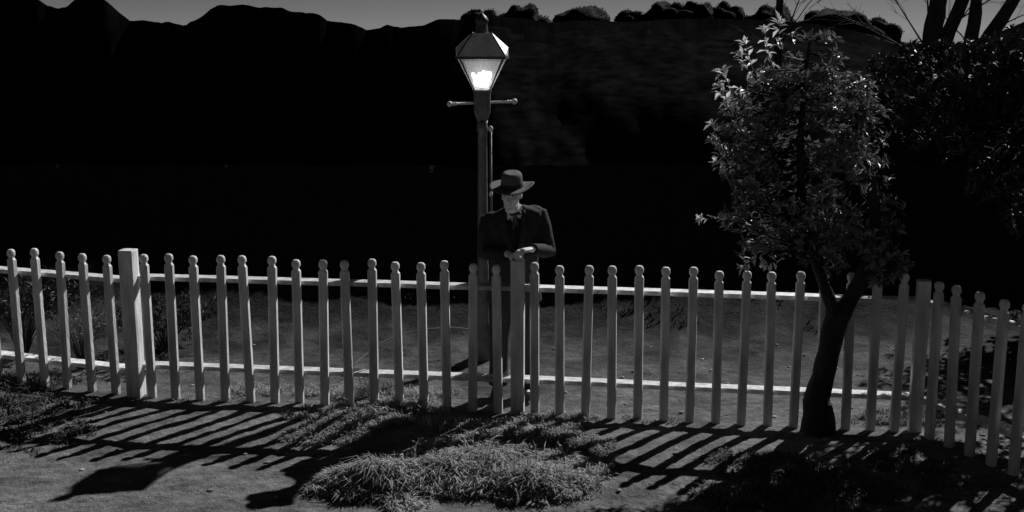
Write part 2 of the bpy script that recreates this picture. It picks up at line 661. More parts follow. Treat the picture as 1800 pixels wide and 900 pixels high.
def post_mesh(h, half):
    b = bmesh.new()
    ring_faces(b, [sup(half, half, -.08, 12, 20), sup(half, half, h - .045, 12, 20), sup(half * 1.0, half * 1.0, h - .04, 12, 20),
                   sup(half * 1.0, half * 1.0, h - .006, 12, 20), sup(half * .93, half * .93, h, 12, 20)])
    return b


FP = [Vector((-5.0, 10.22, 0)), Vector((-3.13, 9.57, 0)), Vector((.045, 9.15, 0)), Vector((3.06, 8.68, 0)),
      Vector((3.98, 6.65, 0))]
RUN = [[.809, 1.058, 1.291, 1.543, 1.785],
       [.142, .346, .559, .776, .991, 1.2, 1.408, 1.62, 1.825, 2.034, 2.242, 2.444, 2.631, 2.84, 3.048],
       [.139, .34, .544, .751, .956, 1.159, 1.361, 1.561, 1.756, 1.957, 2.152, 2.35, 2.542, 2.725, 2.902],
       [.2 * i + .17 for i in range(10)]]
fr = random.Random(11)
front = empty('picket_fence', FP[2], 'white wooden picket fence with knobbed tops running across the whole yard', 'fence')
side = empty('picket_fence', FP[3], 'dim picket fence turning towards the viewer under the trees at far right', 'fence')


def on(par, o, p):
    o.parent = par
    o.location = p - par.location


for si in range(4):
    par = front if si < 3 else side
    A, B = FP[si], FP[si + 1]
    d = (B - A).normalized()
    nrm = Vector((d.y, -d.x, 0))
    if nrm.y > 0 or si == 3:
        nrm = Vector((d.y, -d.x, 0)) if Vector((d.y, -d.x, 0)).y < 0 else Vector((-d.y, d.x, 0))
    ang = math.atan2(d.y, d.x)
    ends = list(RUN[si])
    if si == 0:
        ends = [ends[0] - .24 * k for k in (3, 2, 1)] + ends
    for s in ends:
        p = A + d * s + nrm * .012
        p.z = (-.015, .005, .012, .0)[si] + fr.uniform(-.014, .012)
        o = bpy.data.objects.new('picket', picket_mesh)
        COL.objects.link(o)
        on(par, o, p)
        o.rotation_euler = (R(fr.uniform(-.9, .9)), R(fr.uniform(-.9, .9)), ang + R(fr.uniform(-3, 3)))
    L = (B - A).length
    for z, nm in ((.985 if si else .955, 'rail'), (.235 if si else .19, 'rail')):
        bm = bmesh.new()
        rings = []
        n = 14
        for k in range(n + 1):
            s = L * k / n
            sag = .004 * nz2(s * 1.3, z * 7 + si)
            rings.append([(s, y, zz + sag) for y, zz in ((-.06, -.017), (.06, -.017), (.06, .014), (.057, .017), (-.057, .017), (-.06, .014))])
        ring_faces(bm, rings)
        o = obj(nm, bm, M['paint'])
        c = A - nrm * .077
        c.z = z
        on(par, o, c)
        o.rotation_euler = (0, 0, ang)
for p, h, half, par in ((FP[1], 1.225, .062, front), (FP[2], 1.222, .054, front), (FP[3], 1.16, .048, front), (FP[0], 1.22, .06, front),
                        (FP[4], 1.22, .06, side)):
    o = obj('post', post_mesh(h, half), M['paint'])
    on(par, o, p + Vector((0, .0, 0)))
    o.rotation_euler = (0, 0, R(-8 if par is front else -12))
    if p is FP[2]:
        o.rotation_euler = (0, 0, R(-6))

# ------------------------------------------------------------------ gas lamp
lamp = empty('street_lamp', (-.265, 10.70, 0), 'tall lit gas street lamp with glass lantern and crossbar behind the man', 'street lamp')
bm = bmesh.new()
lathe(bm, [(.10, -.1), (.10, .10), (.085, .14), (.09, .17), (.066, .22), (.056, .5), (.052, .8), (.055, .83), (.055, .86), (.049, .9),
           (.043, 1.9), (.041, 2.08), (.052, 2.10), (.052, 2.13), (.044, 2.15), (.05, 2.19)], 18)
obj('pole', bm, M['iron'], lamp, smooth=True)
bm = bmesh.new()
tube(bm, [(.075, -.02, 0), (.078, -.02, 1.0), (.075, -.02, 2.09)], [.011, .010, .010], 8)
obj('gas_pipe', bm, M['iron'], lamp, smooth=True)
for q, r3 in (((.075, -.02, 2.115), (.02, .02, .028)), ((.075, -.02, 1.53), (.017, .017, .026))):
    bm = bmesh.new()
    ell(bm, q, r3, 12, 8)
    obj('pipe_joint', bm, M['roof_iron'], lamp, smooth=True)
bm = bmesh.new()                                       # neck box under the lantern
ring_faces(bm, [sup(.04, .04, 2.17, 3, 20), sup(.052, .05, 2.2, 6, 20), sup(.072, .066, 2.26, 10, 20), sup(.076, .07, 2.44, 12, 20),
                sup(.082, .076, 2.445, 12, 20), sup(.082, .076, 2.455, 12, 20)])
obj('neck', bm, M['iron'], lamp)
bm = bmesh.new()
bd = Vector((.985, .14, .03)).normalized()
c0 = Vector((.0, 0, 2.345))
st = [-.275, -.26, -.256, -.25, -.246, -.238, -.234, -.228, -.224, -.12, 0]
sr = [.0115, .0115, .018, .018, .0115, .0115, .017, .017, .0115, .0115, .0115]
st, sr = st + [-q for q in st[-2::-1]], sr + sr[-2::-1]
tube(bm, [c0 + bd * q for q in st], sr, 10)
obj('crossbar', bm, M['roof_iron'], lamp, smooth=True)
for sgn in (-1, 1):
    bm = bmesh.new()
    ell(bm, c0 + bd * sgn * .29, (.026, .026, .026), 14, 10)
    obj('ball_end', bm, M['roof_iron'], lamp, smooth=True)
ZB, ZE, ZT = 2.455, 2.745, 2.955


def hexa(wf, wm, dp, z):
    return [Vector((-wf, -dp, z)), Vector((wf, -dp, z)), Vector((wm, 0, z)), Vector((wf, dp, z)), Vector((-wf, dp, z)), Vector((-wm, 0, z))]


lo = hexa(.066, .074, .06, ZB)
hi = hexa(.196, .222, .18, ZE)
for i in range(6):                                     # one pane per side
    j = (i + 1) % 6
    b = bmesh.new()
    q = [lo[i].lerp(lo[j], .04), lo[j].lerp(lo[i], .04), hi[j].lerp(hi[i], .04), hi[i].lerp(hi[j], .04)]
    nrm = (q[1] - q[0]).cross(q[3] - q[0]).normalized() * .003
    ring_faces(b, [[v for v in q], [v + nrm for v in q]])
    obj('pane', b, M['glass'], lamp)
b = bmesh.new()
for i in range(6):
    tube(b, [lo[i], hi[i]], .0065, 6)
    tube(b, [lo[i], lo[(i + 1) % 6]], .007, 6)
obj('glazing_bars', b, M['bar_iron'], lamp)
e0 = hexa(.208, .236, .192, ZE)
b = bmesh.new()
ring_faces(b, [hexa(.196, .224, .18, ZE - .014), hexa(.212, .24, .196, ZE - .012), hexa(.212, .24, .196, ZE + .012), hexa(.196, .224, .18, ZE + .014)], close_ends=False)
rg = obj('eave', b, M['bar_iron'], lamp)
# roof: front and back slopes run down to the eave, the end slopes stop on a short upright gable
top = hexa(.082, .09, .07, ZT)
b = bmesh.new()
v = {}
base = hexa(.205, .232, .188, ZE + .016)
mid = {2: Vector((.232, 0, ZE + .085)), 5: Vector((-.232, 0, ZE + .085))}
bv = [b.verts.new(p) for p in base]
tv = [b.verts.new(p) for p in top]
mv = {k: b.verts.new(p) for k, p in mid.items()}
b.faces.new((bv[0], bv[1], tv[1], tv[0]))
b.faces.new((bv[3], bv[4], tv[4], tv[3]))
for k, f_, g_ in ((2, 1, 3), (5, 4, 0)):
    b.faces.new((bv[f_], bv[k], mv[k]))
    b.faces.new((bv[k], bv[g_], mv[k]))
    b.faces.new((bv[f_], mv[k], tv[k], tv[f_]))
    b.faces.new((mv[k], bv[g_], tv[g_], tv[k]))
b.faces.new(tv)
rf = obj('roof', b, M['roof_iron'], lamp)
for i in (0, 1, 3, 4):
    b = bmesh.new()
    tube(b, [base[i] + Vector((0, 0, .004)), top[i] + Vector((0, 0, .004))], .0065, 6)
    obj('roof_ridge', b, M['bar_iron'], rf)
b = bmesh.new()
lathe(b, [(.058, ZT - .01), (.054, ZT + .02), (.048, ZT + .07), (.048, ZT + .085), (.060, ZT + .098), (.057, ZT + .118), (.036, ZT + .148),
          (.014, ZT + .165), (.012, ZT + .172)], 16)
obj('chimney_cap', b, M['bar_iron'], lamp, smooth=True)
b = bmesh.new()
lathe(b, [(.006, ZT + .166), (.012, ZT + .174), (.015, ZT + .184), (.010, ZT + .194), (.003, ZT + .204)], 12)
obj('finial', b, M['roof_iron'], lamp, smooth=True)
b = bmesh.new()
tube(b, [(0, 0, ZB - .01), (0, 0, ZB + .03)], [.03, .022], 10)
obj('burner', b, M['bar_iron'], lamp)
b = bmesh.new()
for x, y, z, hh, r in ((-.055, .01, 0, .10, .026), (-.022, -.02, .0, .125, .028), (.012, .01, .0, .14, .03), (.044, -.01, .01, .125, .026),
                       (.07, .01, .05, .08, .02), (-.078, 0, .055, .07, .019), (0, 0, -.02, .09, .03)):
    zb = ZB + .035 + z
    tube(b, [(x * .5, y, zb), (x * .9, y, zb + hh * .35), (x, y, zb + hh * .7), (x * 1.05, y, zb + hh)], [r * .5, r * 1.05, r * 1.0, r * .45], 10)
fl = fuse('flame', b, .006, M['flame'], lamp, 6, .5)
pl = bpy.data.lights.new('lamp_light', 'POINT')
pl.energy = .45
pl.shadow_soft_size = .05
plo = bpy.data.objects.new('lamp_light', pl)
COL.objects.link(plo)
plo.parent = lamp
plo.location = (0, 0, ZB + .21)


# ------------------------------------------------------------------ the man at the fence
def ering(z, a, f, b, n=28, e=2.3, ox=0.0):
    """body section: half width a, front depth f towards the viewer (-y), back depth b"""
    out = []
    for j in range(n):
        t = 2 * math.pi * j / n
        c, s = math.cos(t), math.sin(t)
        k = (abs(c) ** e + abs(s) ** e) ** (-1 / e)
        out.append(Vector((ox + a * c * k, (b if s > 0 else f) * s * k, z)))
    return out


PB = Vector((0.005, 9.52, 0))
HC = Vector((-.008, -.225, 1.722))                      # head centre
HM = Matrix.Translation(HC) @ Matrix.Rotation(R(-14), 4, 'Z') @ Matrix.Rotation(R(8), 4, 'X') @ Matrix.Rotation(R(3), 4, 'Y')
TORSO = [(.78, .215, .15, .15, .06), (.95, .205, .145, .15, .05), (1.1, .188, .13, .135, .02), (1.25, .203, .135, .135, -.005),
         (1.38, .222, .135, .135, -.03), (1.47, .232, .118, .12, -.045), (1.53, .222, .10, .10, -.05), (1.565, .165, .085, .085, -.06),
         (1.60, .078, .068, .07, -.085)]


def tparams(z):
    if z <= TORSO[0][0]: return TORSO[0][1:]
    for p, q in zip(TORSO, TORSO[1:]):
        if z <= q[0]:
            f = (z - p[0]) / (q[0] - p[0])
            return tuple(p[i] + (q[i] - p[i]) * f for i in range(1, 5))
    return TORSO[-1][1:]


def shear(v):
    v = Vector(v)
    v.z += .13 * v.x * sstep(1.25, 1.5, v.z)
    v.x += .012
    return v


def front_y(x, z, off=0.0):
    a, f, b, cy = tparams(z)
    k = max(0.0, 1 - (abs(x) / a) ** 2.3) ** (1 / 2.3)
    return cy - f * k - off


SH = {-1: Vector((-.19, -.03, 1.49)), 1: Vector((.207, -.02, 1.542))}
EL = {-1: Vector((-.225, -.10, 1.225)), 1: Vector((.285, -.11, 1.24))}
WR = {-1: Vector((-.042, -.325, 1.258)), 1: Vector((.152, -.335, 1.300))}
# body: head, neck, trunk, arms, legs and hands in one surface
bm = bmesh.new()
HEAD = [(-.120, .018, .086, .050), (-.112, .032, .094, .02), (-.095, .044, .098, -.01), (-.07, .054, .097, -.05), (-.045, .061, .094, -.075),
        (-.015, .067, .091, -.093), (.015, .071, .088, -.10), (.045, .074, .092, -.103), (.08, .072, .086, -.10), (.105, .058, .068, -.085),
        (.124, .034, .035, -.05)]
rings = []
for z, a, f, b in HEAD:
    cy = (-f - b) / 2
    hd_ = (f - b) / 2
    rings.append([HM @ Vector((a * math.cos(t), cy + hd_ * math.sin(t), z)) for t in [2 * math.pi * j / 28 for j in range(28)]])
ring_faces(bm, rings)


def hp(x, y, z): return HM @ Vector((x, y, z))


tube(bm, [hp(0, -.084, .03), hp(0, -.101, -.005), hp(0, -.118, -.03), hp(0, -.106, -.042), hp(0, -.088, -.045)], [.009, .011, .0125, .013, .008], 10)
ell(bm, hp(-.012, -.101, -.036), (.010, .011, .009), 10, 8)
ell(bm, hp(.012, -.101, -.036), (.010, .011, .009), 10, 8)
for s in (-1, 1):
    ell(bm, hp(s * .032, -.084, .034), (.024, .014, .009), 12, 8, HM.to_3x3().to_4x4())
    ell(bm, hp(s * .043, -.072, -.02), (.022, .02, .016), 12, 8, HM.to_3x3().to_4x4())
    ell(bm, hp(s * .075, .012, -.008), (.008, .019, .032), 12, 8, HM.to_3x3().to_4x4())
    ell(bm, hp(s * .038, -.035, -.085), (.014, .03, .018), 12, 8, HM.to_3x3().to_4x4())
ell(bm, hp(0, -.096, -.064), (.023, .010, .0065), 12, 8, HM.to_3x3().to_4x4())
ell(bm, hp(0, -.095, -.075), (.019, .010, .0075), 12, 8, HM.to_3x3().to_4x4())
ell(bm, hp(0, -.09, -.103), (.02, .014, .014), 12, 8, HM.to_3x3().to_4x4())
tube(bm, [hp(0, .02, -.04), hp(0, .01, -.09), (.0, -.09, 1.56), (0, -.06, 1.46)], [.055, .056, .06, .075], 14)
rr = []
for z in (.86, .95, 1.1, 1.25, 1.38, 1.47, 1.53, 1.57):
    a, f, b, cy = tparams(z)
    rr.append([shear(p + Vector((0, cy, 0))) for p in ering(z, a * .84, f * .84, b * .84)])
ring_faces(bm, rr)
for s in (-1, 1):
    tube(bm, [SH[s], SH[s].lerp(EL[s], .5), EL[s], EL[s].lerp(WR[s], .35), WR[s]], [.056, .05, .042, .042, .027], 12)
    hx = s * .1
    tube(bm, [(hx, .06, .92), (hx * 1.05, .04, .7), (hx * 1.1, .035, .5), (hx * 1.15, .07, .3), (hx * 1.2, .09, .06)], [.095, .08, .056, .052, .036], 14)
    tube(bm, [(hx * 1.2, .10, .05), (hx * 1.25, .02, .045), (hx * 1.3, -.07, .035)], [.036, .034, .025], 12)


def hand(side, dirs, kn, palm_w=.04, thumb=None, spread=.021, fl=(.062, .07, .066, .052), curls=None):
    """palm from the wrist to the knuckle line kn, four bent fingers and a thumb leaving the side of the palm"""
    wv = WR[side]
    d, p, n = dirs                                       # along the hand, across the knuckles, back of the hand (up)
    mid = wv.lerp(kn, .5)
    tube(bm, [wv - d * .02, wv + d * .01, mid, kn - d * .006, kn + d * .006], [.024, .030, .039, .042, .036], 12,
         [.78, .66, .48, .40, .34], up=n)
    for i in range(4):
        q = kn + p * (i - 1.5) * spread + n * (.002 - .002 * abs(i - 1.4))
        c = curls[i]
        pts = [q - d * .015]
        cur = q
        for k, (seg, bend) in enumerate(zip((.44, .33, .25), c)):
            pts.append(cur)
            t = d * math.cos(bend) - n * math.sin(bend)
            cur = cur + t * fl[i] * seg * 1.15
        pts.append(cur)
        tube(bm, pts, [.0095, .0098, .0092, .0085, .0068], 8)
    a, b, c = thumb
    tube(bm, [wv + d * .025, a, b, c], [.014, .0125, .0105, .008], 8)


# his left hand (right in the picture) lies uppermost across the post, the fingers hang down over its front
d = Vector((-.84, -.53, -.02)).normalized()
p = Vector((.53, -.84, 0)).normalized()
n = d.cross(p)
n = n if n.z > 0 else -n
kn = WR[1] + d * .088
hand(1, (d, p, n), kn, curls=[(.15, .6, 1.0), (.3, .9, 1.3), (.45, 1.15, 1.5), (.6, 1.35, 1.6)],
     thumb=(WR[1] + d * .04 + p * -.03 + n * -.008, WR[1] + d * .07 + p * -.045 + n * -.012, WR[1] + d * .098 + p * -.046 + n * -.02))
# his right hand lies under it, flat on the post top, fingertips curling over the far edge
d = Vector((.86, -.50, -.12)).normalized()
p = Vector((-.50, -.86, 0)).normalized()
n = d.cross(p)
n = n if n.z > 0 else -n
kn = WR[-1] + d * .088
hand(-1, (d, p, n), kn, curls=[(.25, .9, 1.3), (.35, 1.1, 1.5), (.4, 1.2, 1.6), (.5, 1.3, 1.7)],
     thumb=(WR[-1] + d * .035 + p * .034, WR[-1] + d * .062 + p * .05 + n * -.012, WR[-1] + d * .082 + p * .05 + n * -.035))
man = fuse('person', bm, .0042, M['skin'], None, 2, .4)
man.location = PB
tag(man, 'man in black suit and wide-brimmed hat leaning with both hands on a fence post', 'person')

for s in (-1, 1):
    b = bmesh.new()
    ell(b, hp(s * .031, -.080, .010), (.013, .011, .009), 12, 8, HM.to_3x3().to_4x4())
    obj('eye', b, M['eye'], man, smooth=True)
    b = bmesh.new()
    ell(b, hp(s * .031, -.0895, .008), (.0055, .003, .0055), 10, 6, HM.to_3x3().to_4x4())
    obj('iris', b, M['hair'], man, smooth=True)
b = bmesh.new()                                          # short hair below the hat
rings = []
for z, a, f, bb in ((-.06, .055, -.045, -.082), (-.04, .066, -.03, -.092), (0, .073, -.005, -.103), (.04, .077, .03, -.108), (.08, .074, .06, -.104)):
    rings.append([HM @ Vector((a * math.cos(t), (-f - bb) / 2 + (f - bb) / 2 * math.sin(t), z)) for t in [2 * math.pi * j / 24 for j in range(24)]])
ring_faces(b, rings)
obj('hair', b, M['hair'], man, smooth=True)

# hat
hat_m = HM @ Matrix.Translation((0, .0, .058)) @ Matrix.Rotation(R(2), 4, 'X')


def hpt(r, t, z): return hat_m @ Vector((r[0] * math.cos(t), r[1] * math.sin(t), z))


b = bmesh.new()
N_ = 40
rings = []
for rx, ry, z in ((.084, .098, -.004), (.0845, .0985, .03), (.083, .096, .06), (.081, .093, .085), (.076, .087, .103), (.064, .074, .115), (.045, .055, .118), (.02, .03, .112)):
    ring = []
    for j in range(N_):
        t = 2 * math.pi * j / N_
        q = Vector((rx * math.cos(t), ry * math.sin(t), z))
        if z > .05:                                      # pinch at the front of the crown
            q.x *= 1 - .10 * max(0, -math.sin(t)) * (z - .05) / .065
        ring.append(hat_m @ q)
    rings.append(ring)
ring_faces(b, rings)
hat = obj('hat', b, M['felt'], man, smooth=True)
b = bmesh.new()
rings = []
for k in range(8):
    f = k / 7
    ring = []
    for j in range(N_):
        t = 2 * math.pi * j / N_
        c, s = math.cos(t), math.sin(t)
        rx, ry = .083 + f * .092, .097 + f * .083
        z = .002 + f * f * (.024 * c * c * (1.5 if c > 0 else .5) - .014 * max(0, -s) - .008 * max(0, s)) + .004 * math.sin(3 * t + 1) * f
        ring.append(hat_m @ Vector((rx * c, ry * s, z)))
    rings.append(ring)
ring_faces(b, rings, close_ends=False)
br = obj('brim', b, M['felt'], hat, smooth=True)
sm = br.modifiers.new('thick', 'SOLIDIFY')
sm.thickness = .005
b = bmesh.new()
ring_faces(b, [[hpt((.0865, .1005), 2 * math.pi * j / N_, .004) for j in range(N_)], [hpt((.087, .101), 2 * math.pi * j / N_, .02) for j in range(N_)],
               [hpt((.0862, .1), 2 * math.pi * j / N_, .037) for j in range(N_)]], close_ends=False)
obj('ribbon', b, M['band'], hat, smooth=True)

# shirt, waistcoat, tie
b = bmesh.new()
rr = []
for z in (1.36, 1.42, 1.47, 1.52, 1.555, 1.58):
    a, f, bk, cy = tparams(z)
    rr.append([shear(q + Vector((0, cy, 0))) for q in ering(z, a * .93, f * .95, bk * .93)])
ring_faces(b, rr)
shirt = obj('shirt', b, M['shirt'], man, smooth=True)
b = bmesh.new()
cb = []
for k, (z, r) in enumerate(((-.02, .073), (.0, .071), (.025, .068), (.038, .066))):
    cb.append([Vector((.004 + r * math.cos(t), -.095 + r * 1.02 * math.sin(t) - z * .25, 1.575 + z - .012 * math.sin(t) * -1)) for t in
               [2 * math.pi * j / 26 for j in range(26)]])
ring_faces(b, cb, close_ends=False)
for s in (-1, 1):                                        # turned-down collar wings
    q = [Vector((s * .005, -.168, 1.583)), Vector((s * .066, -.115, 1.612)), Vector((s * .074, -.118, 1.565)), Vector((s * .048, -.168, 1.508)), Vector((s * .012, -.176, 1.548))]
    q = [shear(v_) for v_ in q]
    ring_faces(b, [q, [v_ + Vector((0, -.006, 0)) for v_ in q]])
obj('collar', b, M['shirt'], shirt)
b = bmesh.new()
rings = []
for k in range(20):
    z = .90 + .67 * k / 19
    a, f, bk, cy = tparams(z)
    th0 = math.asin(min(.9, (-.004 + .055 * sstep(1.43, 1.57, z)) / a))
    outer, inner = [], []
    for j in range(33):
        t = -math.pi / 2 + th0 + (2 * math.pi - 2 * th0) * j / 32
        c, s_ = math.cos(t), math.sin(t)
        kk = (abs(c) ** 2.3 + abs(s_) ** 2.3) ** (-1 / 2.3)
        for lst, q in ((outer, .985), (inner, .9)):
            lst.append(shear((a * c * kk * (q - .03), cy + (bk if s_ > 0 else f) * s_ * kk * q, z)))
    rings.append(outer + inner[::-1])
ring_faces(b, rings)
obj('waistcoat', b, M['suit2'], man, smooth=True)
b = bmesh.new()
ell(b, (.022, -.184, 1.556), (.014, .010, .012))
for s, ang in ((-1, .2), (1, -.1)):
    ell(b, (.022 + s * .026, -.182, 1.556 + s * .004), (.022, .008, .013))
for x0, x1, z1 in ((.014, .006, 1.43), (.028, .034, 1.45)):
    pts = [Vector((x0, -.186, 1.548)), Vector(((x0 + x1) / 2, front_y(x0, 1.5, .012), 1.50)), Vector((x1, front_y(x1, z1, .006), z1))]
    rings = [[q + Vector((dx, dy, 0)) for dx, dy in ((-w_, 0), (w_, 0), (w_, -.004), (-w_, -.004))] for q, w_ in zip(pts, (.006, .009, .012))]
    ring_faces(b, rings)
obj('tie', b, M['tie'], man, smooth=False)


# jacket: an open-fronted shell with sleeves
def gap(z):
    return .016 + .046 * sstep(1.17, 1.52, z)


b = bmesh.new()
rings = []
n = 44
for k in range(24):
    z = .80 + (1.605 - .80) * k / 23
    a, f, bk, cy = tparams(z)
    g = gap(z)
    outer, inner = [], []
    th0 = math.asin(min(.95, g / a))
    for j in range(n + 1):
        t = -math.pi / 2 + th0 + (2 * math.pi - 2 * th0) * j / n
        c, s = math.cos(t), math.sin(t)
        e = 2.3
        kk = (abs(c) ** e + abs(s) ** e) ** (-1 / e)
        fold = 1 + .018 * nz2(t * 2.3, z * 7, 2) + .012 * nz2(t * 6, z * 15, 6)
        flare = 1.03 + (.05 * sstep(1.0, .8, z) if z < 1 else 0)
        outer.append(shear((a * c * kk * flare * fold, cy + (bk if s > 0 else f) * s * kk * flare * fold, z)))
        inner.append(shear((a * c * kk * .90, cy + (bk if s > 0 else f) * s * kk * .88, z)))
    rings.append(outer + inner[::-1])
ring_faces(b, rings)
for s in (-1, 1):
    sh, el_, wr = SH[s], EL[s], WR[s]
    fw = (wr - el_).normalized()
    up1 = sh.lerp(el_, .35) + Vector((s * .012, 0, 0))
    P = [sh + Vector((-s * .03, 0, .005)), sh + Vector((s * .012, .0, -.005)), up1, sh.lerp(el_, .7) + Vector((s * .006, 0, 0)), el_ + Vector((s * .006, .012, -.006)),
         el_.lerp(wr, .3), el_.lerp(wr, .62), wr - fw * .006]
    tube(b, P, [.045, .062, .066, .064, .062, .058, .052, .046], 16)
    ell(b, sh + Vector((-s * .045, -.005, .012)), (.085, .072, .05), 16, 12, Matrix.Rotation(R(8 if s < 0 else -4), 4, 'Y'))
    for k in range(5):                                   # creases in the crook of the arm and along the sleeve
        f = .2 + .14 * k
        q = sh.lerp(el_, f)
        ell(b, q + Vector((s * .012, -.03, 0)), (.056, .034, .010), 12, 8, Matrix.Rotation(R(s * (25 + 12 * (k % 2))), 4, 'Y'))
    for f in (.12, .34, .55):
        q = el_.lerp(wr, f)
        ell(b, q, (.013, .062 - .012 * f, .062 - .012 * f), 10, 12, fw.to_track_quat('X', 'Z').to_matrix().to_4x4())
jk = fuse('jacket', b, .0075, M['suit'], man, 7, .5)
for s in (-1, 1):                                        # lapels with a notch
    b = bmesh.new()
    rows = []
    for k in range(15):
        z = 1.17 + (1.575 - 1.17) * k / 14
        xi = gap(z) - .004
        if z < 1.44:
            xo = xi + .012 + .075 * (z - 1.17) / .27
        elif z < 1.468:
            xo = xi + .045
        else:
            xo = xi + .062 - .35 * (z - 1.468)
        row = []
        for q in range(5):
            x = xi + (xo - xi) * q / 4
            y = front_y(x, z, .010 + .012 * math.sin(math.pi * q / 4) * (1 if z < 1.5 else .5))
            row.append(shear((s * x, y - .002, z)))
        rows.append(row)
    ring_faces(b, rows, close_ends=False, closed=False)
    o = obj('lapel', b, M['suit'], jk, smooth=True)
    sm = o.modifiers.new('thick', 'SOLIDIFY')
    sm.thickness = .006
b = bmesh.new()
q = [(.10, 1.375), (.165, 1.392), (.163, 1.405), (.098, 1.388)]
v0 = [shear((x, front_y(x, z, .008), z)) for x, z in q]
ring_faces(b, [v0, [v_ + Vector((0, -.006, 0)) for v_ in v0]])
obj('breast_pocket', b, M['suit'], jk)

b = bmesh.new()
rr = [[Vector((q.x, q.y + .05, q.z)) for q in ering(z, a, f, bk)] for z, a, f, bk in ((.84, .185, .125, .13), (.92, .19, .13, .135), (1.02, .18, .125, .13))]
ring_faces(b, rr)
for s in (-1, 1):
    hx = s * .1
    tube(b, [(hx, .06, .93), (hx * 1.03, .045, .72), (hx * 1.1, .04, .5), (hx * 1.15, .075, .28), (hx * 1.2, .08, .075)], [.108, .095, .082, .078, .082], 18)
    for z in (.12, .17, .46, .53):
        ell(b, (hx * 1.13, .06, z), (.084, .084, .014), 14, 8, Matrix.Rotation(R(s * 14), 4, 'Y'))
fuse('trousers', b, .010, M['suit'], man, 3)
for s in (-1, 1):
    b = bmesh.new()
    hx = s * .122
    rings = []
    for y, wd, h in ((.16, .025, .05), (.14, .038, .075), (.08, .042, .09), (.0, .044, .075), (-.06, .05, .055), (-.11, .045, .045), (-.145, .022, .032)):
        rings.append([Vector((hx + s * (.03 - y * .1) * .3 + wd * math.cos(t), y, .004 + max(0, h * (math.sin(t) * .5 + .5)))) for t in
                      [2 * math.pi * j / 14 for j in range(14)]])
    ring_faces(b, rings)
    obj('shoe', b, M['shoe'], man, smooth=True)

# ------------------------------------------------------------------ trees in and behind the yard
make_tree('leafy_tree', 'small dark-trunked tree with glossy whorled leaves standing at the right of the fence', (2.385, 8.70, 0),
          [([(-.04, 0, -.08), (-.055, 0, .06), (-.07, 0, .22), (-.03, 0, .42), (.02, 0, .70), (.05, 0, .93)], [.15, .125, .105, .085, .085, .09]),
           ([(.05, 0, .86), (-.06, .0, 1.12), (-.17, .02, 1.4), (-.25, .05, 1.8), (-.28, .02, 2.2), (-.27, 0, 2.7), (-.24, 0, 3.0)], [.06, .042, .038, .034, .026, .018, .008]),
           ([(.06, 0, .86), (.2, .0, 1.13), (.32, .03, 1.45), (.25, 0, 1.9), (.1, 0, 2.4)], [.07, .058, .046, .034, .014]),
           ([(.2, .0, 1.13), (.4, .12, 1.4), (.45, .15, 1.75)], [.05, .035, .012]),
           ([(.22, 0, 1.15), (.27, -.2, 1.25), (.28, -.38, 1.36)], [.02, .012, .006]),
           ([(.03, -.07, .80), (-.1, -.12, 1.12), (-.21, -.15, 1.42)], [.010, .008, .005])],
          [((-.20, 0, 2.12), (.50, .5, .72), 300, 8), ((-.27, 0, 2.72), (.25, .28, .30), 90, 8), ((.04, -.05, 2.2), (.34, .36, .52), 150, 7),
           ((.16, 0, 1.62), (.33, .34, .36), 130, 7), ((-.5, -.05, 1.62), (.36, .33, .3), 100, 7), ((-.62, 0, 2.3), (.27, .3, .5), 110, 8), ((-.62, 0, 1.95), (.25, .25, .3), 50, 8),
           ((-.1, -.1, 1.5), (.4, .3, .25), 60, 7), ((.28, -.40, 1.37), (.15, .12, .15), 34, 7)],
          5, M['leaf'], .076, .025,
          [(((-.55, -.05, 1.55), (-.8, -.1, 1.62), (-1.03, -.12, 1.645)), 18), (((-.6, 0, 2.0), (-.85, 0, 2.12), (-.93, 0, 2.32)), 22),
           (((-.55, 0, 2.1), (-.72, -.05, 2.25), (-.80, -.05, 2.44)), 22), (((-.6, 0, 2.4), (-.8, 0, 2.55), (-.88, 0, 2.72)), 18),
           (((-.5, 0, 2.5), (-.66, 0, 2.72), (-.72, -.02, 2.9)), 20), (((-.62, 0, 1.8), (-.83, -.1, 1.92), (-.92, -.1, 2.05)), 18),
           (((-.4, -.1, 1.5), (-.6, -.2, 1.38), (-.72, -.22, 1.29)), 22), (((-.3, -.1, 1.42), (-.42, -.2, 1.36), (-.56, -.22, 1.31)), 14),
           (((-.5, 0, 2.7), (-.56, 0, 2.85), (-.58, -.02, 3.0)), 20), (((-.72, 0, 2.35), (-.84, -.05, 2.45), (-.9, -.05, 2.6)), 20), (((-.6, -.1, 2.6), (-.7, -.12, 2.7), (-.78, -.12, 2.82)), 20), (((-.45, -.1, 2.8), (-.5, -.12, 2.92), (-.5, -.12, 3.05)), 16), (((-.66, 0, 2.2), (-.8, -.1, 2.3), (-.86, -.12, 2.5)), 24), (((-.7, -.1, 1.95), (-.85, -.15, 2.05), (-.97, -.15, 2.22)), 22)])

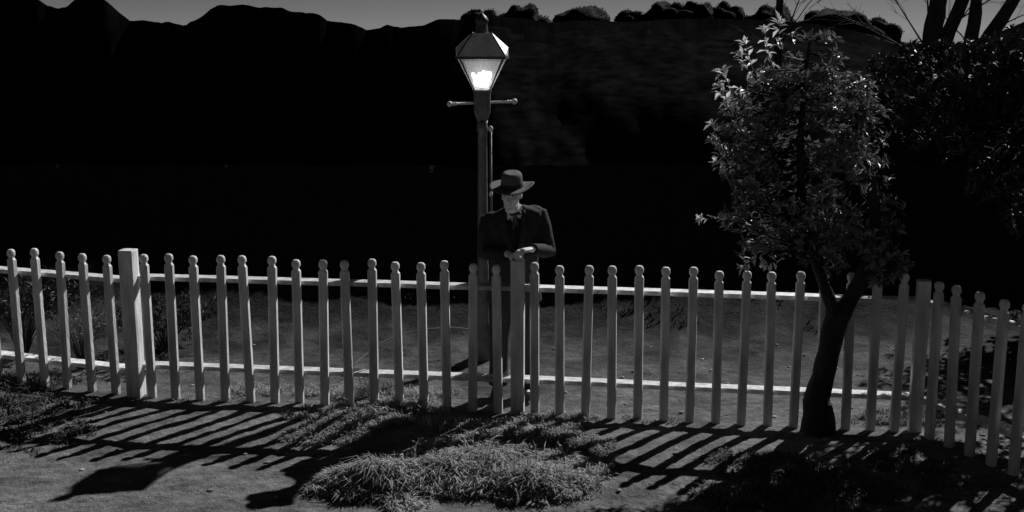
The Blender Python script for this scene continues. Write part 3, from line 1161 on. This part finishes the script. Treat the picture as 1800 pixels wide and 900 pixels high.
make_tree('forked_tree', 'tall forked tree with bare upper stems and dark foliage behind the fence corner', (5.55, 16.0, -.1),
          [([(0, 0, -.3), (-.06, 0, 1.0), (-.12, 0, 2.0), (-.02, 0, 2.9), (.04, 0, 3.5), (.08, 0, 4.05)], [.21, .19, .16, .13, .11, .03]),
           ([(-.10, 0, 2.1), (.12, .05, 2.75), (.40, .1, 3.5), (.58, .12, 4.0)], [.11, .095, .085, .025]),
           ([(-.1, 0, 1.4), (.4, -.1, 1.9), (.7, -.2, 2.3)], [.08, .06, .02]), ([(-.1, 0, 1.2), (-.5, -.15, 1.7), (-.7, -.2, 2.1)], [.07, .05, .015])],
          [((-.1, 0, 1.9), (1.0, .9, .75), 260, 8), ((.4, 0, 1.3), (1.1, .9, .7), 160, 8), ((-.25, -.1, 2.6), (.6, .5, .28), 90, 6)],
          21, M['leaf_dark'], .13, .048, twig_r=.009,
          bare=[((-.1, 0, 2.85), (-.8, .1, 3.9), .014, 10), ((-.05, 0, 2.9), (.0, .3, 4.2), .016, 9), ((.15, .05, 2.9), (.8, -.2, 3.8), .013, 9),
                ((-.1, 0, 2.7), (-1.1, -.1, 3.2), .012, 10), ((.35, .1, 3.2), (1.1, .1, 3.8), .012, 8)])
make_tree('forked_tree', 'dark tree dividing into a wide V of bare stems at the right edge', (6.1, 16.2, -.2),
          [([(0, 0, -.3), (.03, 0, 1.2), (-.02, 0, 2.0), (.02, 0, 2.75)], [.19, .17, .15, .14]),
           ([(.0, 0, 2.65), (.06, 0, 3.4), (.06, 0, 4.1)], [.10, .085, .025]), ([(.02, 0, 2.6), (.22, 0, 3.0), (.52, 0, 3.5), (.8, .05, 4.0)], [.11, .10, .085, .025]),
           ([(0, 0, 1.2), (.6, -.2, 1.8), (.9, -.3, 2.3)], [.07, .05, .015])],
          [((.2, -.1, 1.7), (1.2, 1.0, .8), 260, 8), ((.7, 0, 2.4), (.7, .6, .35), 90, 6)],
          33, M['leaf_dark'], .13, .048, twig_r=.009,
          bare=[((.1, 0, 2.9), (-.6, .1, 3.7), .012, 9), ((.35, 0, 3.2), (1.1, 0, 3.5), .012, 9), ((.02, 0, 3.0), (.3, .2, 4.2), .012, 9)])
make_tree('added_shade_tree', 'broad dark-leaved tree added at the right edge to shade the fence corner', (5.15, 9.45, 0),  # added mostly out of view, crown enlarged to keep light off the corner
          [([(0, 0, -.1), (.05, 0, .8), (0, 0, 1.6), (.1, 0, 2.4), (.1, 0, 3.2)], [.17, .14, .12, .08, .03]),
           ([(0, 0, 1.1), (-.5, .3, 1.7), (-1.1, .6, 2.2)], [.07, .05, .02]), ([(0, 0, 1.3), (.5, .1, 1.9), (.8, .1, 2.5)], [.07, .05, .02])],
          [((0, 0, 2.3), (1.15, 1.1, .8), 420, 8), ((-.3, -.2, 1.5), (.9, .9, .5), 280, 8), ((-.25, -1.7, 2.2), (.9, 1.0, .8), 300, 8), ((-1.5, .3, 2.6), (.6, .5, .33), 210, 8), ((-.9, .1, 2.75), (.6, .6, .3), 150, 8), ((-1.1, .7, 2.25), (.62, .6, .42), 210, 8), ((-.8, .35, 1.75), (.6, .55, .4), 150, 8)],
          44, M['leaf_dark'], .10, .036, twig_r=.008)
make_tree('added_shade_tree', 'dark crown added at the right edge to shade the yard behind the side fence', (6.2, 12.3, .2),  # another added tree, nearly out of view, that darkens the right side
          [([(0, 0, -.1), (.05, 0, .8), (0, 0, 1.6), (.1, 0, 2.4), (.1, 0, 3.0)], [.17, .14, .12, .08, .03]),
           ([(0, 0, .9), (-.5, -.3, 1.5), (-.9, -.4, 1.9)], [.07, .05, .02])],
          [((0, 0, 2.1), (1.15, 1.0, .7), 330, 8), ((-.5, -.3, 1.4), (.9, .8, .5), 230, 8)],
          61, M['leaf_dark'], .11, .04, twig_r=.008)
make_tree('slim_tree', 'slim bare trunk rising above the leafy tree against the sky', (3.74, 17.0, -.75),
          [([(0, 0, -.1), (.02, 0, 1.6), (.0, .0, 3.4), (-.03, 0, 5.4)], [.09, .075, .058, .04])], [], 55, M['leaf_dark'], .08, .03,
          bare=[((0, 0, 3.4), (.5, .1, 4.8), .014, 7), ((0, 0, 3.5), (.85, 0, 4.6), .011, 7), ((0, 0, 3.2), (-.4, .1, 3.7), .007, 4)])


# ------------------------------------------------------------------ shrubs
def shrub(name, label, base, r, nstem, nleaf, ln, wd, m, seed, head=.6, stalk=.5):
    rng = random.Random(seed)
    t = empty(name, base, label, 'shrub')
    bm = bmesh.new()
    V, F = [], []
    for k in range(nstem):
        u = rv(rng)
        u.z = abs(u.z) + .6
        tip = Vector((u.x * r[0], u.y * r[0], r[1] * rng.uniform(.65, 1)))
        mid = Vector((tip.x * .35, tip.y * .35, tip.z * head))
        tube(bm, [(u.x * .02, u.y * .02, -.03), mid * stalk, mid, tip], [.006, .005, .004, .002], 4)
        for q in range(nleaf):
            f = rng.uniform(.35, 1)
            p = mid.lerp(tip, f * 1.5 - .5) if f > .33 or head > .7 else mid * (f * 3)
            leaf(V, F, p, rv(rng) + Vector((0, 0, .4)) + tip.normalized() * .4, Vector((0, 0, 1)) + rv(rng) * .6, ln * rng.uniform(.7, 1.2), wd)
    obj('stems', bm, M['bark'], t)
    o = obj('foliage', (V, F), m, t)
    o['kind'] = 'stuff'
    return t


shrub('shrub', 'dark leafy bush added to darken the ground behind the leftmost pickets at the left edge', (-4.55, 10.75, 0), (.55, .75), 40, 30, .07, .022, M['leaf_dark'], 31)  # put in to darken the left, where the light falls off
shrub('shrub', 'dark spreading bush added to darken the ground behind the fence right of the thick left post', (-3.3, 10.95, 0), (.6, .5), 40, 30, .07, .02, M['leaf_dark'], 32)  # second dark bush put in for the same falloff
shrub('shrub', 'low weedy bush behind the fence left of the thick left post', (-3.85, 10.35, 0), (.30, .55), 26, 22, .06, .012, M['weed'], 3)


# ------------------------------------------------------------------ grass
def blades(V, F, x, y, n, h, rng, spread, lean=(0, 0), wd=.004):
    for k in range(n):
        a = rng.uniform(0, 2 * math.pi)
        rr = spread * rng.random() ** .6
        bx, by = x + rr * math.cos(a), y + rr * math.sin(a)
        bz = ground_z(bx, by) - .005
        ln = h * rng.uniform(.45, 1.15)
        b2 = a + rng.gauss(0, .9)
        d = Vector((math.cos(b2), math.sin(b2), 0)) * rng.uniform(.15, .95) + Vector((lean[0], lean[1], 0))
        s = Vector((-d.y, d.x, 0))
        s = (s.normalized() if s.length > 1e-3 else Vector((1, 0, 0))) * wd * rng.uniform(.6, 1.3)
        p0 = Vector((bx, by, bz))
        p1 = p0 + Vector((d.x * .36, d.y * .36, .50)) * ln
        p2 = p0 + Vector((d.x * 1.0, d.y * 1.0, max(.12, .72 - .34 * d.length))) * ln
        b_ = len(V)
        V += [tuple(p0 - s), tuple(p0 + s), tuple(p1 + s * .8), tuple(p1 - s * .8), tuple(p2)]
        F += [(b_, b_ + 1, b_ + 2, b_ + 3), (b_ + 3, b_ + 2, b_ + 4)]


def patch(name, label, zones, m, seed, wd=.004):
    rng = random.Random(seed)
    V, F = [], []
    for cx, cy, rx, ry, n, nb, h, lean in zones:
        for k in range(n):
            a = rng.uniform(0, 2 * math.pi)
            q = rng.random() ** .55
            x, y = cx + rx * q * math.cos(a), cy + ry * q * math.sin(a)
            hh = h * (1.1 - .5 * q) * rng.uniform(.7, 1.25)
            tl = (lean[0] + rng.gauss(0, .28), lean[1] + rng.gauss(0, .28))
            blades(V, F, x, y, int(nb * 1.1), hh * rng.choice((.6, .8, 1, 1.1)), rng, .06, tl, wd)
    o = obj(name, (V, F), m)
    tag(o, label, 'grass', kind='stuff')
    return o


patch('dry_grass', 'thick matted dry grass in front of the fence post', [
    (-.92, 7.54, .42, .22, 150, 40, .125, (-.1, -.2)), (-.45, 7.64, .42, .28, 160, 38, .115, (-.1, -.2)), (-.1, 7.85, .55, .28, 190, 38, .115, (-.1, -.15)),
    (.16, 7.50, .42, .2, 140, 38, .12, (.0, -.2)), (.15, 8.28, .55, .3, 190, 36, .115, (-.1, -.1)), (.45, 8.0, .28, .38, 80, 34, .10, (.1, -.1)),
    (-.38, 8.22, .34, .2, 80, 36, .11, (-.1, -.1)), (.1, 8.75, .55, .18, 60, 32, .10, (0, -.1)), (.35, 9.02, .3, .12, 25, 28, .09, (0, 0)),
    (-1.40, 8.55, .30, .16, 50, 36, .11, (-.1, -.1)), (-1.15, 8.85, .36, .2, 90, 36, .12, (-.1, -.1)), (-.9, 9.2, .4, .14, 60, 36, .13, (-.1, -.1)),
    (-1.45, 9.1, .35, .16, 36, 32, .10, (-.1, 0)), (-.70, 7.25, .14, .14, 14, 22, .12, (.2, -.2)), (-.2, 7.7, .9, .4, 40, 7, .26, (0, -.1)), (-.9, 8.8, .6, .3, 20, 6, .24, (0, 0))], M['grass'], 8, .005)
patch('dry_grass', 'dry grass growing behind the fence left of the man', [
    (-1.3, 9.62, .5, .14, 40, 32, .16, (-.1, 0)), (-2.1, 9.75, .4, .12, 22, 26, .12, (0, 0)), (-.7, 9.6, .25, .14, 20, 28, .12, (0, 0))], M['grass'], 9)
patch('weeds', 'low dark weeds at the left foot of the fence', [
    (-3.9, 9.25, .5, .35, 60, 26, .12, (0, 0)), (-3.55, 8.6, .4, .4, 40, 26, .10, (0, 0)), (-4.4, 9.9, .7, .25, 50, 26, .14, (0, 0)),
    (-2.6, 9.45, .6, .08, 14, 14, .06, (0, 0))], M['weed'], 10, .005)
patch('weeds', 'low weeds and stubble in front of the fence beside the tree trunk', [
    (1.75, 8.0, .42, .26, 60, 24, .08, (0, 0)), (1.55, 7.4, .4, .26, 50, 26, .11, (0, 0)), (2.1, 7.55, .5, .4, 60, 26, .12, (0, 0)), (2.75, 7.9, .4, .4, 40, 24, .10, (0, 0)),
    (3.0, 8.9, .4, .2, 20, 20, .1, (0, 0)), (1.1, 8.95, .5, .1, 12, 12, .05, (0, 0))], M['weed'], 12, .005)
# dark turf on the added bank behind the yard
rng = random.Random(14)
V, F = [], []
for k in range(900):
    x = rng.uniform(-6.5, 6.5)
    y = 10.9 + 1.3 * rng.random()
    if nz2(x * .8, y * .8, 3) + (y - 12.2) * .5 < -.15:
        continue
    blades(V, F, x, y, 7, rng.uniform(.05, .10), rng, .05, (0, -.2), .006)
o = obj('added_bank_grass', (V, F), M['dim_turf'])
tag(o, 'dark grass on the added bank behind the lamp', 'grass', kind='stuff')

# pebbles and clods on the dirt
rng = random.Random(17)
b = bmesh.new()
for k in range(520):
    x, y = rng.uniform(-4, 4), rng.uniform(6.9, 11.2)
    r = .005 + .016 * rng.random() ** 4
    m4 = Matrix.Translation((x, y, ground_z(x, y) + r * .3)) @ Matrix.Rotation(rng.uniform(0, 6), 4, 'Z') @ Matrix.Diagonal((r * rng.uniform(.8, 1.5), r, r * .6, 1))
    bmesh.ops.create_icosphere(b, subdivisions=1, radius=1, matrix=m4)
o = obj('pebbles', b, M['stone'])
tag(o, 'small stones scattered over the dirt', 'pebbles', kind='stuff')

# long dead stem arching over the dirt behind the fence
b = bmesh.new()
tube(b, [(-1.48, 10.0, .02), (-1.36, 10.25, .10), (-1.2, 10.5, .19), (-1.02, 10.65, .24), (-.8, 10.75, .26), (-.55, 10.85, .25), (-.4, 10.9, .22)],
     [.006, .006, .005, .005, .004, .004, .002], 5)
tube(b, [(-1.2, 10.5, .19), (-1.28, 10.4, .30), (-1.3, 10.32, .36)], [.004, .003, .0015], 4)
o = obj('fallen_twig', b, M['grass'], smooth=True)
tag(o, 'long thin dead stem arching over the dirt behind the fence, left of the lamp', 'twig')
